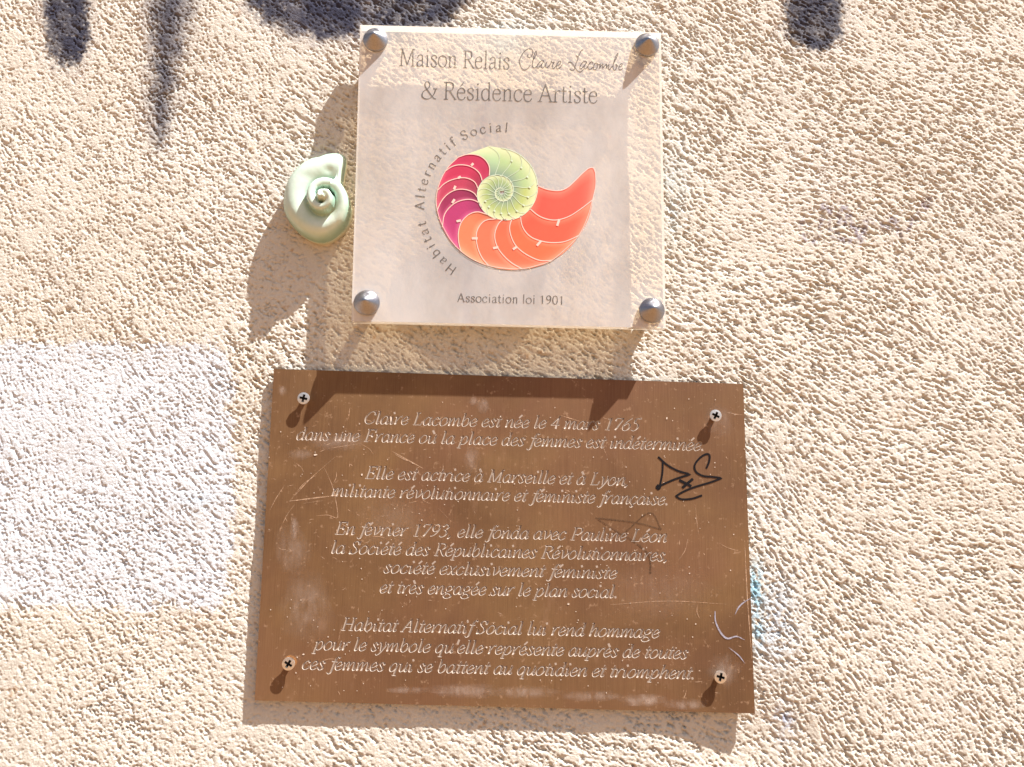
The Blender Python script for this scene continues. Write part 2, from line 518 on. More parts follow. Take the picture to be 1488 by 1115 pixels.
# ------------------------------------------------------------------ stroke lettering
# units: em = 100, x-height 44, capitals 65.  S = serif (left out for the sans lettering)
def ser(x, y=0, w=9): return ('S', [(x - w, y), (x + w, y)])
ROMAN = {
 'M': (86, [[(14, 0), (17, 65)], [(17, 65), (43, 4)], [(43, 4), (69, 65)], [(69, 65), (72, 0)], ser(14), ser(72), ser(13, 65, 6), ser(74, 65, 6)]),
 'a': (44, [[(9, 35), (14, 42), (22, 44), (31, 41), (33, 33), (33, 33), (33, 7), (36, 1), (42, 3)], [(33, 26), (20, 22), (9, 16), (7, 8), (12, 0), (22, 1), (33, 9)]]),
 'i': (27, [[(13.5, 0), (13.5, 43)], [(12, 60), (15, 61)], ser(13.5, 0, 8), ('S', [(6, 41), (13.5, 43)])]),
 's': (37, [[(31, 34), (28, 42), (18, 44), (9, 40), (8, 32), (16, 26), (26, 20), (31, 12), (28, 3), (18, -1), (9, 2), (6, 11)]]),
 'o': (49, [[(24.5, 44), (12, 40), (5, 28), (5, 16), (12, 4), (24.5, -1), (37, 4), (44, 16), (44, 28), (37, 40), (24.5, 44)]]),
 'n': (50, [[(12, 0), (12, 43)], [(12, 32), (20, 41), (29, 44), (37, 39), (38, 30), (38, 30), (38, 0)], ser(12, 0, 8), ser(38, 0, 8), ('S', [(4, 41), (12, 43)])]),
 'R': (60, [[(15, 0), (15, 65)], [(15, 65), (30, 65), (43, 61), (46, 49), (41, 37), (28, 33), (15, 33)], [(29, 33), (55, 1)], ser(15), ser(56, 0, 5), ('S', [(6, 65), (15, 65)])]),
 'e': (44, [[(7, 26), (37, 26), (37, 26), (36, 36), (29, 43), (22, 44), (11, 39), (6, 28), (6, 15), (12, 3), (23, -1), (33, 2), (39, 10)]]),
 'l': (26, [[(13, 0), (13, 68)], ser(13, 0, 8), ('S', [(6, 66), (13, 68)])]),
 '&': (74, [[(66, 38), (60, 20), (44, 3), (26, -1), (10, 5), (7, 17), (14, 29), (30, 38), (39, 48), (38, 60), (29, 66), (20, 61), (19, 50), (28, 36), (44, 17), (58, 3), (68, 0)], ('S', [(56, 39), (73, 39)])]),
 'd': (49, [[(37, 68), (37, 6), (39, 0), (44, 1)], [(37, 34), (29, 43), (21, 44), (9, 37), (5, 24), (8, 7), (19, -1), (29, 2), (37, 11)], ('S', [(30, 66), (37, 68)])]),
 'c': (43, [[(37, 34), (32, 42), (22, 44), (11, 38), (6, 26), (6, 14), (13, 2), (24, -1), (33, 2), (39, 9)]]),
 'A': (64, [[(7, 0), (31, 66)], [(31, 66), (57, 0)], [(16, 23), (48, 23)], ser(8), ser(57)]),
 'r': (35, [[(12, 0), (12, 43)], [(12, 30), (18, 40), (26, 44), (33, 42)], ser(12, 0, 8), ('S', [(4, 41), (12, 43)])]),
 't': (29, [[(13, 56), (13, 10), (16, 1), (24, 0), (28, 4)], [(4, 43), (25, 43)]]),
 'H': (70, [[(14, 0), (14, 65)], [(56, 0), (56, 65)], [(14, 34), (56, 34)], ser(14), ser(56), ser(14, 65), ser(56, 65)]),
 'b': (49, [[(12, 68), (12, 0)], [(12, 33), (20, 42), (29, 44), (40, 37), (44, 23), (41, 7), (30, -1), (20, 0), (12, 8)], ('S', [(5, 66), (12, 68)])]),
 'f': (29, [[(30, 62), (25, 68), (18, 67), (13, 58), (13, 48), (13, 0)], [(4, 43), (25, 43)], ser(13, 0, 8)]),
 'S': (50, [[(42, 51), (38, 63), (25, 66), (13, 61), (9, 50), (14, 40), (26, 34), (39, 27), (43, 16), (38, 4), (25, -1), (13, 2), (7, 15)]]),
 '1': (46, [[(12, 53), (24, 64), (24, 64), (24, 0)], ser(24, 0, 9)]),
 '9': (48, [[(38, 42), (30, 32), (20, 31), (10, 37), (8, 48), (13, 60), (24, 65), (36, 60), (41, 45), (38, 25), (26, 8), (10, 0)]]),
 '0': (49, [[(24.5, 65), (12, 58), (7, 40), (7, 25), (12, 7), (24.5, -1), (37, 7), (42, 25), (42, 40), (37, 58), (24.5, 65)]]),
 ' ': (24, []),
}
ITAL = {
 'a': (50, [[(38, 35), (31, 43), (20, 42), (9, 32), (5, 17), (8, 3), (17, -1), (28, 6), (37, 22)], [(40, 44), (37, 22), (35, 8), (37, 0), (42, 1), (48, 9)]]),
 'b': (49, [[(6, 66), (13, 68), (13, 68), (10, 40), (9, 14)], [(9, 24), (18, 38), (29, 44), (39, 40), (42, 27), (37, 10), (25, -1), (14, 1), (9, 10)]]),
 'c': (42, [[(35, 35), (32, 43), (22, 43), (10, 34), (5, 19), (8, 4), (19, -1), (29, 3), (37, 12)]]),
 'd': (50, [[(32, 66), (41, 68), (41, 68), (37, 25), (35, 8), (37, 0), (42, 1), (48, 9)], [(38, 35), (31, 43), (20, 42), (9, 32), (5, 17), (8, 3), (17, -1), (28, 6), (37, 22)]]),
 'e': (42, [[(7, 17), (20, 20), (32, 27), (35, 36), (29, 43), (19, 42), (9, 32), (5, 17), (9, 3), (20, -1), (30, 4), (37, 13)]]),
 'f': (28, [[(42, 63), (37, 68), (29, 65), (24, 52), (20, 30), (17, 5), (13, -14), (6, -21), (-4, -18)], [(7, 43), (34, 43)]]),
 'g': (48, [[(24, 44), (12, 38), (9, 26), (15, 17), (26, 18), (36, 26), (37, 37), (31, 43), (24, 44)], [(34, 41), (46, 41)], [(16, 18), (9, 11), (13, 5), (28, 2), (39, -5), (38, -15), (25, -21), (9, -20), (1, -12), (5, -4), (15, 3)]]),
 'h': (50, [[(6, 66), (14, 68), (14, 68), (10, 30), (8, 0)], [(10, 20), (18, 35), (28, 43), (37, 42), (38, 32), (36, 15), (36, 3), (40, 0), (47, 8)]]),
 'i': (28, [[(5, 34), (13, 44), (13, 44), (11, 20), (10, 4), (14, -1), (23, 8)], [(15, 59), (18, 60)]]),
 'l': (28, [[(5, 66), (14, 68), (14, 68), (12, 30), (10, 4), (14, -1), (23, 8)]]),
 'm': (72, [[(4, 36), (12, 44), (12, 44), (10, 20), (8, 0)], [(10, 20), (17, 35), (25, 43), (33, 42), (34, 30), (31, 0)], [(33, 20), (41, 36), (49, 43), (57, 42), (59, 30), (57, 10), (58, 1), (62, 0), (69, 8)]]),
 'n': (50, [[(4, 36), (13, 44), (13, 44), (10, 20), (8, 0)], [(10, 20), (18, 35), (28, 43), (37, 42), (38, 32), (36, 12), (37, 1), (41, 0), (47, 8)]]),
 'o': (48, [[(26, 44), (14, 39), (6, 26), (5, 12), (11, 1), (21, -1), (33, 5), (41, 18), (42, 32), (36, 42), (26, 44)]]),
 'p': (50, [[(4, 36), (13, 44), (13, 44), (9, 10), (5, -21)], [(10, 22), (18, 37), (29, 44), (39, 40), (43, 27), (38, 10), (26, -1), (15, 1), (8, 8)], [(-3, -21), (14, -21)]]),
 'q': (49, [[(38, 35), (31, 43), (20, 42), (9, 32), (5, 17), (8, 3), (17, -1), (28, 6), (37, 22)], [(40, 44), (36, 10), (33, -21)], [(25, -21), (42, -21)]]),
 'r': (38, [[(4, 36), (13, 44), (13, 44), (10, 20), (8, 0)], [(10, 18), (18, 35), (26, 43), (36, 42)]]),
 's': (37, [[(31, 33), (27, 42), (18, 44), (11, 37), (14, 28), (24, 18), (27, 8), (20, -1), (9, 0), (4, 11)]]),
 't': (28, [[(17, 56), (13, 30), (10, 8), (13, -1), (23, 6)], [(3, 42), (27, 42)]]),
 'u': (50, [[(3, 36), (12, 44), (12, 44), (10, 25), (9, 6), (15, -1), (26, 5), (36, 22)], [(41, 43), (37, 20), (35, 6), (39, -1), (47, 8)]]),
 'v': (44, [[(4, 42), (12, 43), (15, 25), (16, 1), (16, 1), (29, 13), (39, 30), (36, 44)]]),
 'x': (44, [[(6, 41), (14, 42), (20, 25), (27, 4), (33, -1), (40, 7)], [(38, 42), (31, 41), (20, 22), (9, 1), (2, 1)]]),
 'y': (44, [[(4, 42), (12, 43), (16, 25), (18, 1)], [(37, 44), (38, 30), (28, 10), (15, -10), (3, -21), (-4, -18)]]),
 'C': (64, [[(56, 49), (52, 62), (38, 66), (21, 58), (9, 38), (8, 17), (18, 2), (34, -1), (48, 5), (58, 16)], [(56, 66), (55, 48)]]),
 'L': (56, [[(18, 65), (13, 0)], [(5, 0), (44, 0), (44, 0), (52, 15)], [(9, 65), (29, 65)]]),
 'F': (60, [[(19, 65), (14, 0)], [(10, 65), (56, 65), (56, 65), (55, 51)], [(17, 34), (41, 34)], [(5, 0), (24, 0)], [(41, 42), (40, 26)]]),
 'E': (60, [[(19, 65), (14, 0)], [(10, 65), (57, 65), (57, 65), (56, 51)], [(17, 34), (42, 34)], [(5, 0), (48, 0), (48, 0), (55, 15)], [(42, 42), (41, 26)]]),
 'M': (84, [[(18, 64), (11, 0)], [(18, 64), (38, 3)], [(38, 3), (70, 65)], [(70, 65), (67, 0)], [(3, 0), (20, 0)], [(57, 0), (77, 0)], [(9, 65), (19, 65)], [(69, 65), (79, 65)]]),
 'P': (59, [[(19, 65), (14, 0)], [(10, 65), (36, 65), (51, 61), (54, 49), (48, 36), (34, 30), (18, 31)], [(5, 0), (24, 0)]]),
 'S': (50, [[(42, 49), (38, 62), (26, 66), (15, 60), (13, 49), (20, 39), (33, 29), (38, 17), (31, 4), (18, -1), (8, 4), (5, 17)], [(44, 66), (42, 49)], [(3, -2), (5, 16)]]),
 'R': (61, [[(19, 65), (14, 0)], [(10, 65), (36, 65), (50, 61), (53, 50), (47, 38), (33, 33), (18, 33)], [(31, 33), (43, 12), (53, 0), (60, 0)], [(5, 0), (24, 0)]]),
 'H': (72, [[(19, 65), (14, 0)], [(60, 65), (55, 0)], [(17, 34), (57, 34)], [(5, 0), (24, 0)], [(46, 0), (65, 0)], [(10, 65), (29, 65)], [(51, 65), (70, 65)]]),
 'A': (62, [[(2, 0), (38, 66)], [(38, 66), (50, 0)], [(16, 24), (45, 24)], [(-5, 0), (10, 0)], [(41, 0), (58, 0)]]),
 '1': (50, [[(16, 57), (30, 65), (30, 65), (25, 0)], [(15, 0), (35, 0)]]),
 '4': (50, [[(37, 65), (31, 0)], [(37, 64), (20, 41), (2, 19)], [(1, 19), (46, 19)]]),
 '7': (50, [[(8, 50), (11, 64), (11, 64), (49, 64), (49, 64), (32, 30), (18, 0)]]),
 '6': (50, [[(46, 64), (28, 55), (13, 36), (7, 16), (12, 2), (24, -1), (37, 6), (43, 22), (38, 36), (27, 38), (12, 27)]]),
 '5': (50, [[(46, 65), (21, 64), (15, 41), (15, 41), (31, 37), (39, 26), (36, 10), (22, -1), (7, 2)]]),
 '9': (50, [[(6, 0), (24, 9), (38, 27), (45, 48), (41, 62), (29, 66), (16, 59), (11, 43), (16, 30), (28, 28), (42, 38)]]),
 '3': (50, [[(13, 53), (22, 64), (34, 65), (42, 56), (36, 43), (21, 36), (21, 36), (35, 32), (39, 20), (31, 5), (17, -1), (5, 3)]]),
 '.': (25, [[(7, 1), (10, 2)]]),
 ',': (25, [[(9, 4), (9, 0), (3, -11)]]),
 "'": (20, [[(14, 66), (12, 46)]]),
 ' ': (25, []),
}
ACC = {'é': ('e', 'a'), 'è': ('e', 'g'), 'à': ('a', 'g'), 'ù': ('u', 'g'), 'ç': ('c', 'c')}

def glyph(font, ch):
    if ch in ACC:
        b, k = ACC[ch]
        adv, st = font[b]
        cx = adv * .5
        if k == 'a': ex = [[(cx - 3, 52), (cx + 8, 65)]]
        elif k == 'g': ex = [[(cx - 8, 65), (cx + 2, 52)]]
        else: ex = [[(cx - 4, -1), (cx + 1, -9), (cx - 3, -17), (cx - 11, -15)]]
        return adv, list(st) + ex
    return font[ch]

def pen_w(t, thick, thin, nib=math.radians(22)):
    """half widths from a broad pen held at a fixed angle"""
    n = np.linalg.norm(t, axis=1) + 1e-9
    cr = np.abs(t[:, 0] * math.sin(nib) - t[:, 1] * math.cos(nib)) / n
    return .5 * (thin + (thick - thin) * cr ** 1.3)

def layout(font, text, thick, thin, serif=True, slant=0.0, n=4, track=0.0):
    """-> list of (points[k,2], halfwidths[k]) in em/100 units, total width"""
    out, x = [], 0.0
    for ch in text:
        adv, st = glyph(font, ch)
        for s in st:
            issf = s[0] == 'S'
            if issf and not serif: continue
            pts = s[1] if issf else s
            P = catmull([tuple(p) for p in pts], n)
            t = np.gradient(P, axis=0)
            w = pen_w(t, thick, thin)
            if issf: w = np.full(len(P), thin * .55)
            if len(pts) == 2 and np.hypot(pts[0][0] - pts[1][0], pts[0][1] - pts[1][1]) < 5:
                w = np.full(len(P), thick * .5)      # dots
            P = P.copy()
            P[:, 0] += x + slant * P[:, 1]
            out.append((P, w))
        x += adv + track
    return out, x - track

def strokes_to_quads(strokes, mapf, core=True):
    """ribbon of quads for every stroke, mapped to 2-D plane coordinates"""
    V, Fc, sk = [], [], []
    for P, w in strokes:
        # extend the ends a little
        d0 = P[0] - P[1]; d1 = P[-1] - P[-2]
        P = P.copy()
        P[0] = P[0] + d0 / (np.linalg.norm(d0) + 1e-9) * w[0] * .6
        P[-1] = P[-1] + d1 / (np.linalg.norm(d1) + 1e-9) * w[-1] * .6
        t = np.gradient(P, axis=0)
        t /= np.linalg.norm(t, axis=1)[:, None] + 1e-9
        nrm = np.stack([-t[:, 1], t[:, 0]], 1) * w[:, None]
        A, C, B = mapf(P + nrm), mapf(P), mapf(P - nrm)
        b = len(V); k = len(P)
        for i in range(k):
            V += [tuple(A[i]), tuple(C[i]), tuple(B[i])]
        for i in range(k - 1):
            r0, r1 = b + 3 * i, b + 3 * i + 3
            if core:
                Fc += [(r0, r0 + 1, r1 + 1, r1), (r0 + 1, r0 + 2, r1 + 2, r1 + 1)]
            else:
                Fc += [(r0, r0 + 2, r1 + 2, r1)]
        hw = np.linalg.norm(A - B, axis=1) * .5
        sk.append((C, hw))
    T = []
    for f in Fc:
        tris = [f] if len(f) == 3 else [(f[0], f[1], f[2]), (f[0], f[2], f[3])]
        for a, b, c in tris:
            ar = (V[b][0] - V[a][0]) * (V[c][1] - V[a][1]) - (V[b][1] - V[a][1]) * (V[c][0] - V[a][0])
            if abs(ar) > 1e-13:
                T.append((a, b, c) if ar > 0 else (a, c, b))
    return V, T, sk

def line_map(p0, p1, width, em):
    """em units -> photo pixels along a baseline"""
    p0, p1 = np.array(p0, float), np.array(p1, float)
    d = p1 - p0; Lh = np.linalg.norm(d); u = d / Lh; v = np.array([u[1], -u[0]])
    def f(P):
        return p0 + np.outer(P[:, 0] / width * Lh, u) + np.outer(P[:, 1] * em / 100.0, v)
    return f

def union_mesh(V, Fc, h, name, mat, parent):
    """one clean flat sheet from overlapping ribbons"""
    res = delaunay_2d_cdt([Vector(v) for v in V], [], [list(f) for f in Fc], 1, 1e-8)
    vo, fo = res[0], [f for f, ids in zip(res[2], res[5]) if len(ids)]
    return mesh_obj(name, [(v[0], -h, v[1]) for v in vo], [tuple(f) for f in fo], mat, parent)

# ------------------------------------------------------------------ brass plaque
HB = 0.0062           # front face, in front of the wall
BT = 0.0032           # thickness
BQ = PX([(398, 536), (1080, 558), (1097, 1037), (370, 1018)], HB)
bc = BQ.mean(0)
brass = empty('engraved_plaque', (bc[0], 0, bc[2]))
tag(brass, 'brown brass plaque engraved in French, screwed to the wall below the clear sign', 'plaque')
LINES = [
 ("Claire Lacombe est née le 4 mars 1765", (528, 615), (927, 625.5)),
 ("dans une France où la place des femmes est indéterminée.", (430, 638.5), (1023, 654.5)),
 ("Elle est actrice à Marseille et à Lyon,", (530, 695), (913, 705.5)),
 ("militante révolutionnaire et féministe française.", (481, 720.5), (971, 733.5)),
 ("En février 1793, elle fonda avec Pauline Léon", (486, 776), (967, 787.5)),
 ("la Société des Républicaines Révolutionnaires,", (480, 803.5), (970, 815)),
 ("société exclusivement féministe", (557, 832), (894, 840.5)),
 ("et très engagée sur le plan social.", (551, 861), (897, 868.5)),
 ("Habitat Alternatif Social lui rend hommage", (495, 915.5), (956, 926.5)),
 ("pour le symbole qu'elle représente auprès de toutes", (456, 943.5), (997, 957)),
 ("ces femmes qui se battent au quotidien et triomphent.", (438, 972), (1009, 986.5)),
]
def build_brass():
    V, Fc, SK = [], [], []
    for k, (txt, a, b) in enumerate(LINES):
        st, wd = layout(ITAL, txt, 11.8, 6.2, True, .25, 3)
        f = line_map(a, b, wd - 6, 26.5 + k * .12)
        mp = lambda P, f=f: PX(f(P), HB)[:, [0, 2]]
        v, q, sk = strokes_to_quads(st, mp)
        o = len(V); V += v; Fc += [tuple(i + o for i in t) for t in q]; SK += sk
    o = len(V)
    V += [(p[0], p[2]) for p in BQ]
    Fc.append((o + 3, o + 2, o + 1, o))
    plate_id = len(Fc) - 1
    res = delaunay_2d_cdt([Vector(v) for v in V], [], [list(f) for f in Fc], 1, 1e-8)
    vo = np.array([(v[0], v[1]) for v in res[0]]); fo = res[2]
    ofc = res[5]
    groove = [any(t != plate_id for t in ids) for ids in ofc]
    # V-cut depth from the nearest stroke skeleton
    dep = np.zeros(len(vo))
    for C, hw in SK:
        lo, hi = C.min(0) - hw.max() - 1e-5, C.max(0) + hw.max() + 1e-5
        sel = np.where((vo[:, 0] > lo[0]) & (vo[:, 0] < hi[0]) & (vo[:, 1] > lo[1]) & (vo[:, 1] < hi[1]))[0]
        if not len(sel): continue
        Q = vo[sel]
        for i in range(len(C) - 1):
            d = C[i + 1] - C[i]; t = np.clip(((Q - C[i]) @ d) / (d @ d + 1e-15), 0, 1)
            dist = np.hypot(*(Q - C[i] - t[:, None] * d).T)
            w = hw[i] + (hw[i + 1] - hw[i]) * t
            dep[sel] = np.maximum(dep[sel], np.clip(w - dist, 0, None) * 1.28)
    for f, gq in zip(fo, groove):
        if not gq:
            dep[list(f)] = 0
    n = len(vo)
    verts = [(x, -HB + d, z) for (x, z), d in zip(vo, dep)]
    faces = [tuple(f) for f in fo]
    mi = [1 if gq else 0 for gq in groove]
    # sides and back
    c = len(verts)
    for p in BQ: verts.append((p[0], -HB, p[2]))
    for p in BQ: verts.append((p[0], -HB + BT, p[2]))
    for i in range(4):
        j = (i + 1) % 4
        faces.append((c + i, c + 4 + i, c + 4 + j, c + j)); mi.append(0)
    faces.append((c + 4, c + 5, c + 6, c + 7)); mi.append(0)
    mesh_obj('brass_plate', verts, faces, None, brass, mats=[M_brass, M_groove], midx=mi)
build_brass()

def ribbon_px(name, curves, h, mat, parent, label=None):
    """curves: (points px, half width px [, end factor])"""
    V, Fc = [], []
    for c in curves:
        P = catmull([tuple(p) for p in c[0]], 5)
        k = len(P)
        tp = c[2] if len(c) > 2 else 1.0
        s = np.linspace(0, 1, k)
        w = c[1] * (tp + (1 - tp) * np.sin(np.pi * s))
        v, q, _ = strokes_to_quads([(P * [1, -1], w)], lambda A: PX(A * [1, -1], h)[:, [0, 2]], core=False)
        o = len(V); V += v; Fc += [tuple(i + o for i in t) for t in q]
    ob = union_mesh(V, Fc, h, name, mat, parent)
    if label: ob['label'] = label
    return ob

def z2(pts): return [(740 + x / 4.133, 520 + y / 4.133) for x, y in pts]
def z1(pts): return [(380 + x / 4.133, 520 + y / 4.133) for x, y in pts]
def z4(pts): return [(740 + x / 3.484, 780 + y / 3.484) for x, y in pts]
ribbon_px('marker_tag', [
    (z2([(897, 598), (950, 645), (1015, 680), (1088, 700), (1088, 700), (1000, 728), (930, 758), (890, 778)]), 1.5),
    (z2([(922, 622), (920, 690), (906, 768)]), 1.4),
    (z2([(893, 765), (884, 778), (895, 790), (907, 778), (893, 765)]), 1.3),
    (z2([(1025, 737), (1055, 752), (1090, 770)]), 1.9), (z2([(1100, 730), (1070, 755), (1043, 779)]), 1.9),
    (z2([(1185, 662), (1200, 625), (1203, 588), (1183, 579), (1145, 602), (1114, 645), (1122, 685), (1165, 710), (1225, 716), (1276, 723), (1276, 723), (1210, 748), (1110, 778), (1045, 805), (1000, 832), (1000, 832), (1035, 850), (1095, 847), (1155, 828)]), 1.45)],
    HB + .00025, M_marker, brass, 'black marker scrawl on the right of the plaque')
ribbon_px('faded_scrawl', [
    (z2([(522, 962), (640, 975), (770, 993), (912, 1030)]), 1.1), (z2([(912, 1030), (845, 930), (700, 1045)]), 1.0),
    (z2([(530, 968), (640, 1040), (760, 1110)]), .9),
    (z4([(600, 5), (670, 55), (710, 105), (716, 185)]), 1.3), (z4([(720, 95), (712, 185)]), 1.0)],
    HB + .00020, M_faded, brass, 'faded brown marker lines')
ribbon_px('blue_smear', [
    (z4([(1042, 378), (1045, 430), (1072, 488), (1105, 516), (1150, 505), (1190, 522)]), 1.3, .3),
    (z4([(1143, 395), (1160, 360), (1185, 335), (1222, 312)]), 1.0, .3),
    (z4([(1110, 560), (1160, 600), (1192, 640)]), .8, .3)], HB + .00030, M_bluemark, brass)
sc = [(z1([(165, 862), (300, 845), (462, 825)]), .95, .3), (z1([(172, 860), (290, 730), (440, 597)]), .55, .3), (z1([(180, 850), (250, 760), (330, 705)]), .4, .2),
      (z1([(375, 655), (425, 770), (450, 880), (455, 960), (400, 945), (330, 950)]), .45, .4),
      (z1([(785, 563), (870, 610), (970, 665)]), .8, .2), (z1([(800, 580), (860, 612), (905, 625)]), .5, .2),
      (z1([(50, 915), (90, 840), (140, 765)]), .45, .2), (z1([(100, 1060), (150, 950), (200, 880)]), .35, .2),
      (z1([(250, 875), (370, 858)]), .4, .4), (z1([(195, 95), (202, 150)]), .5, .3), (z1([(1065, 905), (1140, 985)]), .35, .3),
      (z1([(600, 518), (650, 550), (672, 580)]), .35, .2), (z1([(345, 500), (380, 555)]), .35, .2), (z1([(400, 545), (500, 530), (600, 515)]), .4, .2),
      (z4([(510, 345), (800, 326), (1100, 342)]), .4, .3), (z4([(905, 5), (890, 70), (855, 120)]), .35, .2), (z4([(0, 425), (160, 405)]), .35, .2),
      (z2([(1310, 328), (1355, 338), (1410, 345)]), .5, .3), (z2([(1115, 880), (1130, 1010), (1140, 1070)]), .35, .2),
      (z4([(1192, 20), (1205, 300), (1228, 620)]), .7, .3), (z2([(1050, 280), (1045, 600)]), .25, .3)]
rr = random.Random(3)
for i in range(150):
    x, y = rr.uniform(392, 1080), rr.uniform(585, 1008)
    if rr.random() < .4: x = rr.uniform(392, 620); y = rr.uniform(600, 800)
    a = rr.uniform(-.5, 1.9); l = rr.uniform(1.5, 8) if rr.random() < .85 else rr.uniform(10, 30)
    b = rr.uniform(-.25, .25)
    sc.append(([(x, y), (x + l * .5 * math.cos(a), y + l * .5 * math.sin(a)), (x + l * math.cos(a + b), y + l * math.sin(a + b))], rr.uniform(.25, .55), .2))
ribbon_px('scratches', sc, HB + .00015, M_scratch, brass)['kind'] = 'stuff'
# specks and chalky dabs
def dabs(name, items, h, mat):
    V, Fc = [], []
    for x, y, rx, ry in items:
        k = 7; o = len(V)
        ph = rr.uniform(0, 6)
        ring = [(x + rx * math.cos(ph + 6.283 * i / k) * rr.uniform(.6, 1.1), y + ry * math.sin(ph + 6.283 * i / k) * rr.uniform(.6, 1.1)) for i in range(k)]
        V += [tuple(p) for p in PX(ring, h)]
        Fc.append(tuple(range(o, o + k))[::-1])
    ob = mesh_obj(name, V, Fc, mat, brass); ob['kind'] = 'stuff'
    return ob
it = [(rr.uniform(390, 1082), rr.uniform(580, 1012), rr.uniform(.5, 1.1), rr.uniform(.5, 1.1)) for _ in range(190)]
it += [(458, 661, 3.2, 1.6), (1042 - 31, 907, 1.2, 1.2), (826, 878, 2, 1.5), (441, 951, 2, 1.6), (707, 941, 1.6, 1.6), (568, 609, 1.5, 5), (526, 690, 1.5, 2), (969, 608, 1.2, 2)]
dabs('paint_specks', it, HB + .00035, mat_flat('pale_speck', (.66, .55, .45), .8))
def mat_bloom():
    mt, nt, N, L, B = nodes('chalky_bloom')
    B.inputs['Base Color'].default_value = (.56, .43, .35, 1)
    B.inputs['Roughness'].default_value = .8
    a = N.new('ShaderNodeAttribute'); a.attribute_name = 'paint'
    al = mixc(N, L, 1.0, a.outputs['Color'], ramp(N, L, noise(N, L, 160, 5, .7, objco(N, L, (1, 1, .35))), [(.35, .1), (.7, 1.0)]), 'MULTIPLY')
    L.new(al, B.inputs['Alpha'])
    return mt
def bloom(items, h, mat):
    V, Fc, C = [], [], []
    for x, y, rx, ry, k in items:
        n = 18; o = len(V)
        pts = [(x, y)]; cc = [k]
        for q, f in ((.35, .8), (.7, .33), (1.0, 0.0)):
            for i in range(n):
                t = 6.2832 * i / n; w = rr.uniform(.8, 1.15)
                pts.append((x + rx * q * w * math.cos(t), y + ry * q * w * math.sin(t))); cc.append(k * f)
        V += [tuple(p) for p in PX(pts, h)]; C += cc
        for i in range(n):
            j = (i + 1) % n
            Fc.append((o, o + 1 + j, o + 1 + i))
            for r_ in (0, 1):
                Fc.append((o + 1 + r_ * n + i, o + 1 + r_ * n + j, o + 1 + (r_ + 1) * n + j, o + 1 + (r_ + 1) * n + i))
    ob = mesh_obj('chalk_bloom', V, Fc, mat, brass); ob['kind'] = 'stuff'
    set_col(ob, np.array(C)[:, None] * np.ones(3))
bloom([(676, 1004, 60, 12, .6), (760, 1006, 60, 10, .5), (935, 1018, 40, 11, .75), (995, 1024, 38, 9, .6), (860, 1012, 50, 9, .55), (592, 1003, 34, 6, .5),
       (702, 590, 10, 13, .6), (688, 583, 8, 8, .5), (428, 768, 8, 20, .7), (436, 660, 22, 9, .4), (410, 568, 8, 9, .6), (490, 642, 55, 14, .35), (686, 668, 14, 24, .35),
       (445, 880, 45, 60, .30), (425, 800, 30, 40, .3), (1052, 975, 26, 26, .45), (1045, 612, 26, 26, .28), (570, 760, 60, 50, .15), (960, 860, 90, 50, .12)], HB + .00012, mat_bloom())

# ------------------------------------------------------------------ screws
def lathe(name, prof, mat, parent, seg=40, smooth=True):
    """prof: (radius, height out of the wall)"""
    V, Fc = [], []
    for r, hh in prof:
        for i in range(seg):
            a = 2 * math.pi * i / seg
            V.append((r * math.cos(a), -hh, r * math.sin(a)))
    for j in range(len(prof) - 1):
        for i in range(seg):
            k = (i + 1) % seg
            Fc.append((j * seg + i, j * seg + k, (j + 1) * seg + k, (j + 1) * seg + i))
    c = len(V); V.append((0, -prof[-1][1], 0))
    j = (len(prof) - 1) * seg
    for i in range(seg):
        Fc.append((j + i, j + (i + 1) % seg, c))
    return V, Fc

def screw_mesh():
    R = .0056; H0, H1 = .0000, .0062      # shaft from plate, head front
    V, Fc = lathe('', [(.0026, 0), (.0026, .0032), (R, .0052), (R, H1 - .0002)], None, None, 32)
    V = V[:-1]; Fc = Fc[:3 * 32]
    # head face with a real cross recess
    k = 24; ring = [(R * math.cos(2 * math.pi * i / 32), R * math.sin(2 * math.pi * i / 32)) for i in range(32)]
    a, b = .0011, .0037
    plus = [(a, b), (-a, b), (-a, a), (-b, a), (-b, -a), (-a, -a), (-a, -b), (a, -b), (a, -a), (b, -a), (b, a), (a, a)]
    pts = [Vector(p) for p in ring + plus]
    res = delaunay_2d_cdt(pts, [], [list(range(32)), list(range(32, 44))], 1, 1e-7)
    o = len(V)
    for v in res[0]:
        V.append((v[0], -H1 - .0004 * (1 - (v.length / R) ** 2), v[1]))
    rec = []
    for f, ids in zip(res[2], res[5]):
        if 1 in ids: rec.append(tuple(i + o for i in f))
        else: Fc.append(tuple(i + o for i in f))
    # recess floor and walls
    mapd = {}
    def low(i):
        if i not in mapd:
            mapd[i] = len(V); x, y, z = V[i]; V.append((x * .6, y + .0040, z * .6))
        return mapd[i]
    n0 = len(Fc)
    for f in rec: Fc.append(tuple(low(i) for i in f))
    edges = {}
    for f in rec:
        for i in range(len(f)):
            e = (f[i], f[(i + 1) % len(f)]); edges[e] = 1
    for (p, q) in list(edges):
        if (q, p) not in edges:
            Fc.append((p, q, low(q), low(p)))
    return V, Fc, n0
sV, sF, sN = screw_mesh()
screw0 = None
for (x, y, rot) in ((441, 579, .2), (1040, 604, .45), (419, 965, .5), (1047, 984, .25)):
    p = PX([(x, y)], HB + .006)[0]
    if screw0 is None:
        s = mesh_obj('screw', sV, sF, None, None, mats=[M_screw, M_recess_shade], midx=[0 if i < sN else 1 for i in range(len(sF))]); screw0 = s
    else:
        s = screw0.copy(); COL.objects.link(s)
    s.parent = brass; s.matrix_parent_inverse = Matrix.Translation(-brass.location)
    s.location = (p[0], -HB, p[2]); s.rotation_euler = (0, rot, 0)
